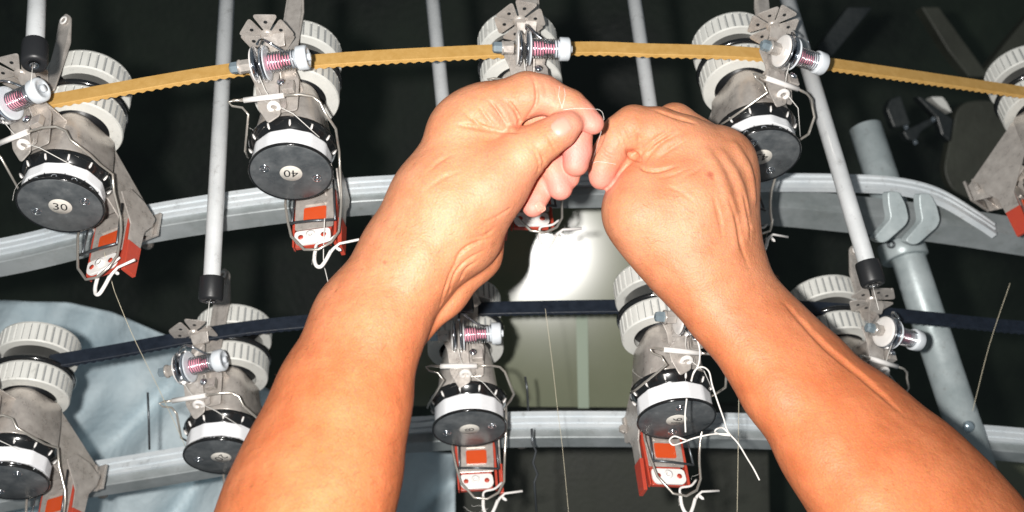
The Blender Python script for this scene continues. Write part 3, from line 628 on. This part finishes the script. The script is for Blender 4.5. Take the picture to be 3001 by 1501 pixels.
class Field:
    def __init__(s, lo, hi, h):
        s.lo = np.array(lo, float); s.h = h; s.n = ((np.array(hi)-s.lo)/h).astype(int)+1; s.f = np.full(tuple(s.n), 400., np.float32)
        s.ax = [s.lo[i] + h*np.arange(s.n[i]) for i in range(3)]
    def block(s, pts, R):
        lo = np.min(pts, 0)-R; hi = np.max(pts, 0)+R; sl = []
        for i in range(3):
            a = int(np.clip((lo[i]-s.lo[i])/s.h, 0, s.n[i]-1)); b_ = int(np.clip((hi[i]-s.lo[i])/s.h+2, 1, s.n[i])); sl.append(slice(a, b_))
        return tuple(sl), np.meshgrid(*[s.ax[i][sl[i]].astype(np.float32) for i in range(3)], indexing='ij')
    def union(s, chain, k):            # chain: (x, y, z, r) joints
        for p, q in zip(chain[:-1], chain[1:]):
            pts = np.array([p[:3], q[:3]]); sl, (X, Y, Zz) = s.block(pts, max(p[3], q[3]) + k + 30)
            s.f[sl] = smin(s.f[sl], rcone(X, Y, Zz, p[:3], q[:3], p[3], q[3]), k)
    def merge(s, chains, kin, k):      # union of chains among themselves, then joined
        allp = np.array([p[:3] for c in chains for p in c]); R = max(p[3] for c in chains for p in c) + k + 30
        sl, (X, Y, Zz) = s.block(allp, R); g = np.full(X.shape, 400., np.float32)
        for c in chains:
            for p, q in zip(c[:-1], c[1:]): g = smin(g, rcone(X, Y, Zz, p[:3], q[:3], p[3], q[3]), kin)
        s.f[sl] = smin(s.f[sl], g, k)
    def front(s, x, y):
        i = int(round((x-s.lo[0])/s.h)); j = int(round((y-s.lo[1])/s.h)); i = min(max(i, 0), s.n[0]-1); j = min(max(j, 0), s.n[1]-1)
        c = s.f[i, j]; w_ = np.where(c < 0)[0]
        if len(w_) == 0: return None
        t = w_[-1]
        if t+1 >= s.n[2]: return s.ax[2][t]
        return s.ax[2][t] + s.h*float(c[t]/(c[t]-c[t+1]))
    def carve(s, pts, r, depth, k=4, ridge=False):
        if not ridge: depth *= 1.45
        pts = curve([np.array([p[0], p[1], 0.]) for p in pts], 6); L = []
        for i, p in enumerate(pts):
            z = s.front(p[0], p[1])
            if z is None: continue
            e = sin(pi*(i+.6)/(len(pts)+.2))**.6; L.append((p[0], p[1], z + (r-depth*e if not ridge else -r+depth*e), r*(.55+.45*e)))
        if len(L) < 2: return
        # the joints carry their own radius; the groove is the smooth difference, the ridge the smooth union
        allp = np.array([p[:3] for p in L]); sl, (X, Y, Zz) = s.block(allp, r+k+14); g = np.full(X.shape, 400., np.float32)
        for p, q in zip(L[:-1], L[1:]): g = np.minimum(g, rcone(X, Y, Zz, p[:3], q[:3], p[3], q[3]))
        if ridge: s.f[sl] = smin(s.f[sl], g, k*2)
        else: s.f[sl] = -smin(-s.f[sl], g, k)
    def mesh(s):
        f = s.f; neg = f < 0
        c = np.zeros(tuple(s.n-1), np.int8)
        for a in (0, 1):
            for b_ in (0, 1):
                for d_ in (0, 1): c += neg[a:s.n[0]-1+a, b_:s.n[1]-1+b_, d_:s.n[2]-1+d_]
        act = np.argwhere((c > 0) & (c < 8)); vid = np.full(tuple(s.n-1), -1, np.int64); vid[tuple(act.T)] = np.arange(len(act))
        acc = np.zeros((len(act), 3)); cnt = np.zeros(len(act)); cor = [(a, b_, d_) for a in (0, 1) for b_ in (0, 1) for d_ in (0, 1)]
        val = {q: f[act[:, 0]+q[0], act[:, 1]+q[1], act[:, 2]+q[2]] for q in cor}
        for q in cor:
            for axs in range(3):
                if q[axs] == 0:
                    q2 = list(q); q2[axs] = 1; q2 = tuple(q2); va, vb = val[q], val[q2]; m_ = (va < 0) != (vb < 0)
                    t = np.where(m_, va/np.where(va-vb == 0, 1, va-vb), 0); p = np.array(q, float)[None, :].repeat(len(act), 0); p[:, axs] += t
                    acc[m_] += p[m_]; cnt[m_] += 1
        v = s.lo + s.h*(act + acc/cnt[:, None]); quads = []
        for axs in range(3):
            sl0 = [slice(None)]*3; sl1 = [slice(None)]*3; sl0[axs] = slice(0, -1); sl1[axs] = slice(1, None)
            e = np.argwhere(neg[tuple(sl0)] != neg[tuple(sl1)]); o1, o2 = [a for a in range(3) if a != axs]
            ok = (e[:, o1] > 0) & (e[:, o2] > 0) & (e[:, o1] < s.n[o1]-1) & (e[:, o2] < s.n[o2]-1); e = e[ok]
            flip = neg[tuple(e.T)]
            def g(d1, d2):
                t = e.copy(); t[:, o1] -= d1; t[:, o2] -= d2; return vid[tuple(t.T)]
            qd = np.stack([g(1, 1), g(0, 1), g(0, 0), g(1, 0)], 1)
            if axs == 1: flip = ~flip
            qd[~flip] = qd[~flip][:, ::-1]; quads.append(qd)
        return v, np.concatenate(quads)
def Pn(a, dep):   # px-space points (n,3) to world
    d = dep(a[:, 1]) - a[:, 2]*.80/F
    return CAM + d[:, None]*(fw + RT*((a[:, 0]-1500.5)/F)[:, None] - UP*((a[:, 1]-750.5)/F)[:, None])
def finish(fld, dep, parent, label, pinks, marks):
    v, q = fld.mesh(); wv = Pn(v, dep); me = bpy.data.meshes.new('arm')
    me.vertices.add(len(wv)); me.vertices.foreach_set('co', wv.astype(np.float32).ravel())
    me.loops.add(q.size); me.loops.foreach_set('vertex_index', q.astype(np.int32).ravel())
    me.polygons.add(len(q)); me.polygons.foreach_set('loop_start', np.arange(0, q.size, 4, dtype=np.int32)); me.polygons.foreach_set('loop_total', np.full(len(q), 4, np.int32))
    me.update(calc_edges=True); me.validate(); me.polygons.foreach_set('use_smooth', [True]*len(me.polygons))
    def attr(nm, sp):
        a = np.zeros(len(wv), np.float32)
        for x, y, z, R, st, in sp: a = np.maximum(a, st*np.clip(1.6*(1 - np.sqrt((v[:, 0]-x)**2+(v[:, 1]-y)**2+(v[:, 2]-z)**2)/R), 0, 1).astype(np.float32))
        at_ = me.attributes.new(nm, 'FLOAT', 'POINT'); at_.data.foreach_set('value', a)
    tn = me.attributes.new('tan', 'FLOAT', 'POINT'); tn.data.foreach_set('value', np.clip((v[:, 1]-650)/450, 0, 1).astype(np.float32))
    attr('pink', pinks); attr('mark', [(x, y, fld.front(x, y) or 0, R, st) for x, y, R, st in marks])
    me.materials.append(mskin); o = bpy.data.objects.new('arm', me); COL.objects.link(o); o.parent = parent
    sm = o.modifiers.new('smooth', 'SMOOTH'); sm.factor = .5; sm.iterations = 2
    o['label'] = label; return o
def nail(fld, dep, parent, c, ang, ln, wd):
    a = radians(ang); u = np.array([cos(a), sin(a)]); w_ = np.array([-sin(a), cos(a)]); n = 14; top = []; fs = []
    for i in range(n+1):
        for j in range(n+1):
            s_, t = 2*i/n-1, 2*j/n-1
            # square to rounded outline
            sx = s_*sqrt(1-t*t*.42); tx_ = t*sqrt(1-s_*s_*.30); p = np.array(c) + u*sx*ln + w_*tx_*wd; z = fld.front(p[0], p[1]) or 0
            top.append((p[0], p[1], z + 2.6 - 3.4*max(abs(s_), abs(t))**6))
    for i in range(n):
        for j in range(n): fs.append((i*(n+1)+j, (i+1)*(n+1)+j, (i+1)*(n+1)+j+1, i*(n+1)+j+1))
    m = MB(); m.add(Pn(np.array(top), dep), fs, 0, True); o = obj('fingernail', m, 'nail', parent); return o

per = empty('person', P(1500, 1300, .6)); per.matrix_world = Matrix.Identity(4)
tag(per, 'person reaching in from below with bare forearms, both hands pinching a white thread', 'person')
H = 4.0
# ---- left arm
dl = lambda y: .785 - .00012*120*np.logaddexp(0, (y-850)/120)
A_ = Field((400, 150, -330), (1830, 1600, 350), H)
A_.union([(835, 1680, 0, 262), (898, 1500, 0, 240), (948, 1360, 0, 222), (1004, 1175, 0, 192), (1078, 955, 0, 158), (1215, 742, 0, 146), (1300, 600, -10, 146), (1372, 380, -30, 92)], 60)
A_.merge([[(1300, 600, -10, 146), (1345, 690, -10, 122)], [(1340, 640, 0, 130), (1422, 545, 25, 110), (1528, 453, 48, 78)], [(1345, 400, -25, 88), (1395, 345, -30, 88)]], 60, 50)
A_.merge([[(1300, 860, -70, 66), (1390, 745, -95, 74), (1410, 640, -110, 80)], [(1212, 985, -50, 42), (1300, 860, -70, 58)], [(1380, 560, -120, 90), (1450, 430, -130, 80)]], 40, 12)   # heel and hollow of the palm, behind
A_.merge([[(1355, 372, -20, 84), (1440, 318, -10, 74), (1545, 277, 5, 66)]], 20, 45)                  # index, proximal
A_.merge([[(1545, 277, 5, 66), (1590, 278, 8, 57), (1668, 312, 20, 49), (1700, 335, 25, 42), (1738, 362, 30, 33)]], 14, 14)
A_.merge([[(1530, 452, 50, 74), (1600, 408, 62, 56), (1640, 384, 66, 50), (1668, 364, 68, 41)]], 14, 14)    # thumb
A_.merge([[(1480, 330, -110, 60), (1600, 345, -80, 50), (1690, 400, -35, 44), (1692, 440, -32, 41), (1688, 480, -30, 38)]], 14, 7)    # middle
A_.merge([[(1480, 400, -150, 60), (1600, 430, -110, 48), (1668, 500, -75, 32), (1672, 525, -75, 26)], [(1560, 440, -125, 50), (1622, 490, -70, 42), (1642, 552, -60, 36)]], 14, 7)     # ring
A_.merge([[(1440, 460, -160, 60), (1560, 470, -130, 46), (1598, 535, -95, 38), (1562, 606, -75, 32)]], 14, 7)     # little
# folds and creases
for c_, r_, d_ in (([(1405, 310), (1425, 340), (1455, 372)], 5, 4), ([(1440, 300), (1465, 330), (1490, 372)], 5, 5), ([(1478, 292), (1505, 318), (1522, 352), (1515, 385)], 6, 6),
                   ([(1562, 225), (1572, 262), (1570, 305), (1545, 345)], 5, 6), ([(1640, 256), (1642, 285), (1636, 318)], 4, 3), ([(1335, 365), (1390, 372), (1450, 382), (1520, 386)], 8, 6),
                   ([(1352, 318), (1385, 352), (1420, 372)], 4, 3), ([(1425, 290), (1450, 312), (1475, 350)], 4, 2.5),
                   ([(1585, 452), (1597, 478), (1596, 505)], 4, 3), ([(1566, 440), (1580, 480), (1575, 512)], 4, 3), ([(1602, 395), (1620, 425), (1635, 450)], 4, 3), ([(1613, 392), (1632, 420), (1645, 440)], 3.5, 2.5),
                   ([(1415, 655), (1450, 640), (1495, 612)], 4, 2.5), ([(1330, 790), (1350, 740), (1395, 712), (1440, 700)], 6, 5), ([(1315, 860), (1335, 800), (1370, 762), (1420, 735)], 5, 4), ([(1290, 900), (1310, 830), (1330, 780)], 5, 4),
                   ([(1655, 590), (1640, 610), (1625, 640)], 3, 1.5), ([(1380, 330), (1400, 362), (1440, 378)], 4, 3), ([(1495, 300), (1515, 330), (1530, 365)], 4, 3), ([(1592, 238), (1600, 262), (1598, 290)], 3.5, 2), ([(1628, 258), (1632, 285), (1626, 312)], 3.5, 2.5), ([(1570, 425), (1590, 460), (1590, 490)], 3.5, 2.5), ([(1380, 700), (1420, 690), (1450, 670)], 4, 3), ([(1345, 830), (1365, 790), (1400, 765)], 4, 3), ([(1250, 505), (1290, 470), (1330, 450)], 6, 2), ([(1240, 560), (1300, 520), (1350, 500)], 7, 2)):
    A_.carve(c_, r_, d_)
for c_ in ([(1455, 300), (1480, 335), (1500, 380)], [(1425, 325), (1450, 355), (1480, 385)]): A_.carve(c_, 9, 4, 4, True)
la = finish(A_, dl, per, 'left forearm rising from the bottom, thumb and index finger pinching the thread',
            [(1738, 370, 30, 110, .8), (1688, 450, -30, 110, 1), (1642, 545, -60, 100, .9), (1562, 600, -75, 90, .8), (1600, 300, 10, 110, .4), (1470, 340, 20, 90, .35), (1668, 360, 70, 90, .5), (1520, 560, 100, 160, .12)],
            [(1127, 769, 9, .7), (1165, 770, 5, .4)])
nail(A_, dl, la, (1645, 372), -35, 29, 27)
nail(A_, dl, la, (1583, 606), -30, 14, 18)
# ---- right arm
dr_ = lambda y: .85 - .00012*120*np.logaddexp(0, (y-850)/120)
B_ = Field((1690, 250, -330), (3060, 1600, 350), H)
B_.union([(2790, 1640, 0, 275), (2705, 1540, 0, 255), (2612, 1430, 0, 236), (2488, 1288, 0, 202), (2328, 1106, 0, 160), (2235, 990, 0, 137), (2140, 885, -5, 133), (2065, 745, -5, 160), (2045, 600, -10, 165), (2085, 500, -30, 108)], 60)
B_.merge([[(2040, 640, 10, 130), (1905, 620, 25, 128), (1925, 530, 20, 92)], [(2050, 480, -10, 110), (2005, 425, 10, 78)], [(2050, 560, -20, 120), (2118, 480, -40, 86), (2128, 520, -50, 86)], [(1960, 720, 10, 120), (2060, 800, 0, 120)]], 60, 50)
B_.merge([[(2012, 425, 18, 78), (1930, 385, 30, 68), (1858, 372, 40, 63)]], 20, 40)
B_.merge([[(1858, 372, 40, 63), (1820, 392, 44, 55), (1785, 450, 46, 47), (1767, 490, 46, 41), (1762, 520, 44, 37)]], 16, 12)
B_.merge([[(2080, 440, -60, 74), (1978, 362, -75, 58), (1880, 420, -80, 50), (1815, 480, -70, 42)]], 16, 7)
B_.merge([[(1960, 590, 0, 70), (1880, 520, 5, 50), (1820, 482, 0, 44), (1795, 460, 0, 40)]], 16, 14)
for c_, r_ in (([(2070, 450), (2110, 520), (2140, 620), (2150, 720)], 16), ([(2110, 450), (2155, 520), (2178, 600), (2185, 690)], 14), ([(2150, 430), (2190, 500), (2205, 580)], 14)): B_.carve(c_, r_, 5, 8, True)
for c_, r_, d_ in (([(1876, 455), (1900, 425), (1940, 395), (1975, 375)], 5, 4), ([(1885, 480), (1915, 440), (1960, 405), (2000, 385)], 5, 4), ([(1872, 478), (1890, 498), (1930, 502), (1985, 485)], 6, 7), ([(1920, 470), (1960, 440), (2010, 410)], 5, 3),
                   ([(1850, 440), (1868, 455), (1880, 480)], 6, 6), ([(1752, 566), (1790, 545), (1822, 500), (1852, 472)], 7, 6), ([(1838, 440), (1850, 458), (1876, 470)], 9, 8), ([(1800, 358), (1808, 392), (1825, 432)], 4, 2.5), ([(1862, 380), (1872, 410), (1868, 440)], 4, 2.5), ([(1895, 455), (1925, 425), (1970, 398)], 4, 3.5), ([(1930, 520), (1975, 512), (2020, 490)], 4, 2.5), ([(1812, 350), (1822, 390), (1840, 425)], 4, 2.5), ([(1822, 345), (1836, 385), (1852, 415)], 4, 2.5), ([(1755, 425), (1780, 452), (1815, 462)], 5, 4), ([(1750, 455), (1775, 470), (1800, 480)], 3.5, 2),
                   ([(1870, 395), (1880, 420), (1878, 450)], 5, 3), ([(1925, 324), (1985, 345), (2040, 360)], 7, 5),
                   ([(2130, 560), (2160, 640), (2175, 720), (2200, 790)], 9, 4), ([(2180, 560), (2196, 630), (2203, 700)], 8, 4),
                   ([(2090, 560), (2110, 640), (2120, 700)], 9, 3), ([(1950, 545), (1990, 560), (2030, 590)], 5, 2), ([(2000, 520), (2040, 500), (2075, 470)], 5, 2),
                   ([(2300, 880), (2420, 1010), (2540, 1110), (2640, 1200)], 16, 6)):
    B_.carve(c_, r_, d_)
ra = finish(B_, dr_, per, 'right forearm rising from the lower right, back of the hand towards the camera',
            [(1762, 520, 44, 85, .8), (1785, 450, 46, 80, .4), (1830, 480, 0, 60, .12)], [(2082, 512, 15, .75), (2086, 522, 10, .5)])
# fine hair on the forearms
def hairs(fld, dep, parent, ux, uy, n, y0, y1, seed):
    g = np.random.default_rng(seed); m = MB(); k = 0
    nx_, ny_, _ = fld.n
    while k < n:
        x = g.uniform(fld.ax[0][2], fld.ax[0][-3]); y = g.uniform(y0, y1); z = fld.front(x, y)
        if z is None or y > 1570: continue
        zz = fld.front(x+8, y); z3 = fld.front(x-8, y)
        if zz is None or z3 is None: 
            if g.random() < .5: pass
        k += 1; ln = g.uniform(10, 26); a0 = atan2(uy, ux) + g.normal(0, .35); bend = g.normal(0, .5); pts = []; cx_, cy_ = x, y; h_ = 0
        for q in range(5):
            zc = fld.front(cx_, cy_); z = zc if zc is not None else z - 2
            pts.append((cx_, cy_, z + .5 + q*g.uniform(.6, 1.6))); cx_ += cos(a0+bend*q/4)*ln/4; cy_ += sin(a0+bend*q/4)*ln/4
        m.tube(list(Pn(np.array(pts), dep)), [.00006, .00006, .00005, .00004, .00002], 3, caps=False)
    o = obj('arm_hair', m, 'hair', parent); o['kind'] = 'stuff'
mat('hair', (.16, .07, .03), .5)
hairs(A_, dl, la, -.8, .5, 420, 640, 1560, 3)
hairs(B_, dr_, ra, .8, .35, 520, 560, 1560, 4)
# thread held between the fingers
ht = empty('held_thread', P(1740, 400, .77)); O0 = P(1740, 400, .77)
def onskin(fld, dep, pts, lift=2.5):
    pts = curve([np.array([x, y, 0.]) for x, y in pts], 6); a = []
    zl = 0
    for p in pts:
        z = fld.front(p[0], p[1]); zl = z if z is not None else zl - 1.5
        a.append((p[0], p[1], zl + lift))
    return list(Pn(np.array(a), dep))
for pts, fld, dp in (([(1640, 252), (1638, 285), (1648, 318)], A_, dl), ([(1652, 255), (1656, 280), (1646, 318)], A_, dl), ([(1650, 322), (1690, 318), (1745, 320), (1762, 326), (1768, 338), (1770, 352)], A_, dl),
                     ([(1732, 480), (1752, 474), (1785, 478), (1806, 482)], B_, dr_)):
    m = MB(); m.tube(onskin(fld, dp, pts, 1.5), .00015, 5); obj('strand', rel(m), 'thread', ht)
m = MB(); pts = [P(1769, 360, .775), P(1752, 420, .787), P(1733, 480, .835)]; m.tube(curve(pts, 6), .00016, 5); obj('strand', rel(m), 'thread', ht)
tag(ht, 'fine white thread wound round and stretched between the two index fingers', 'thread')
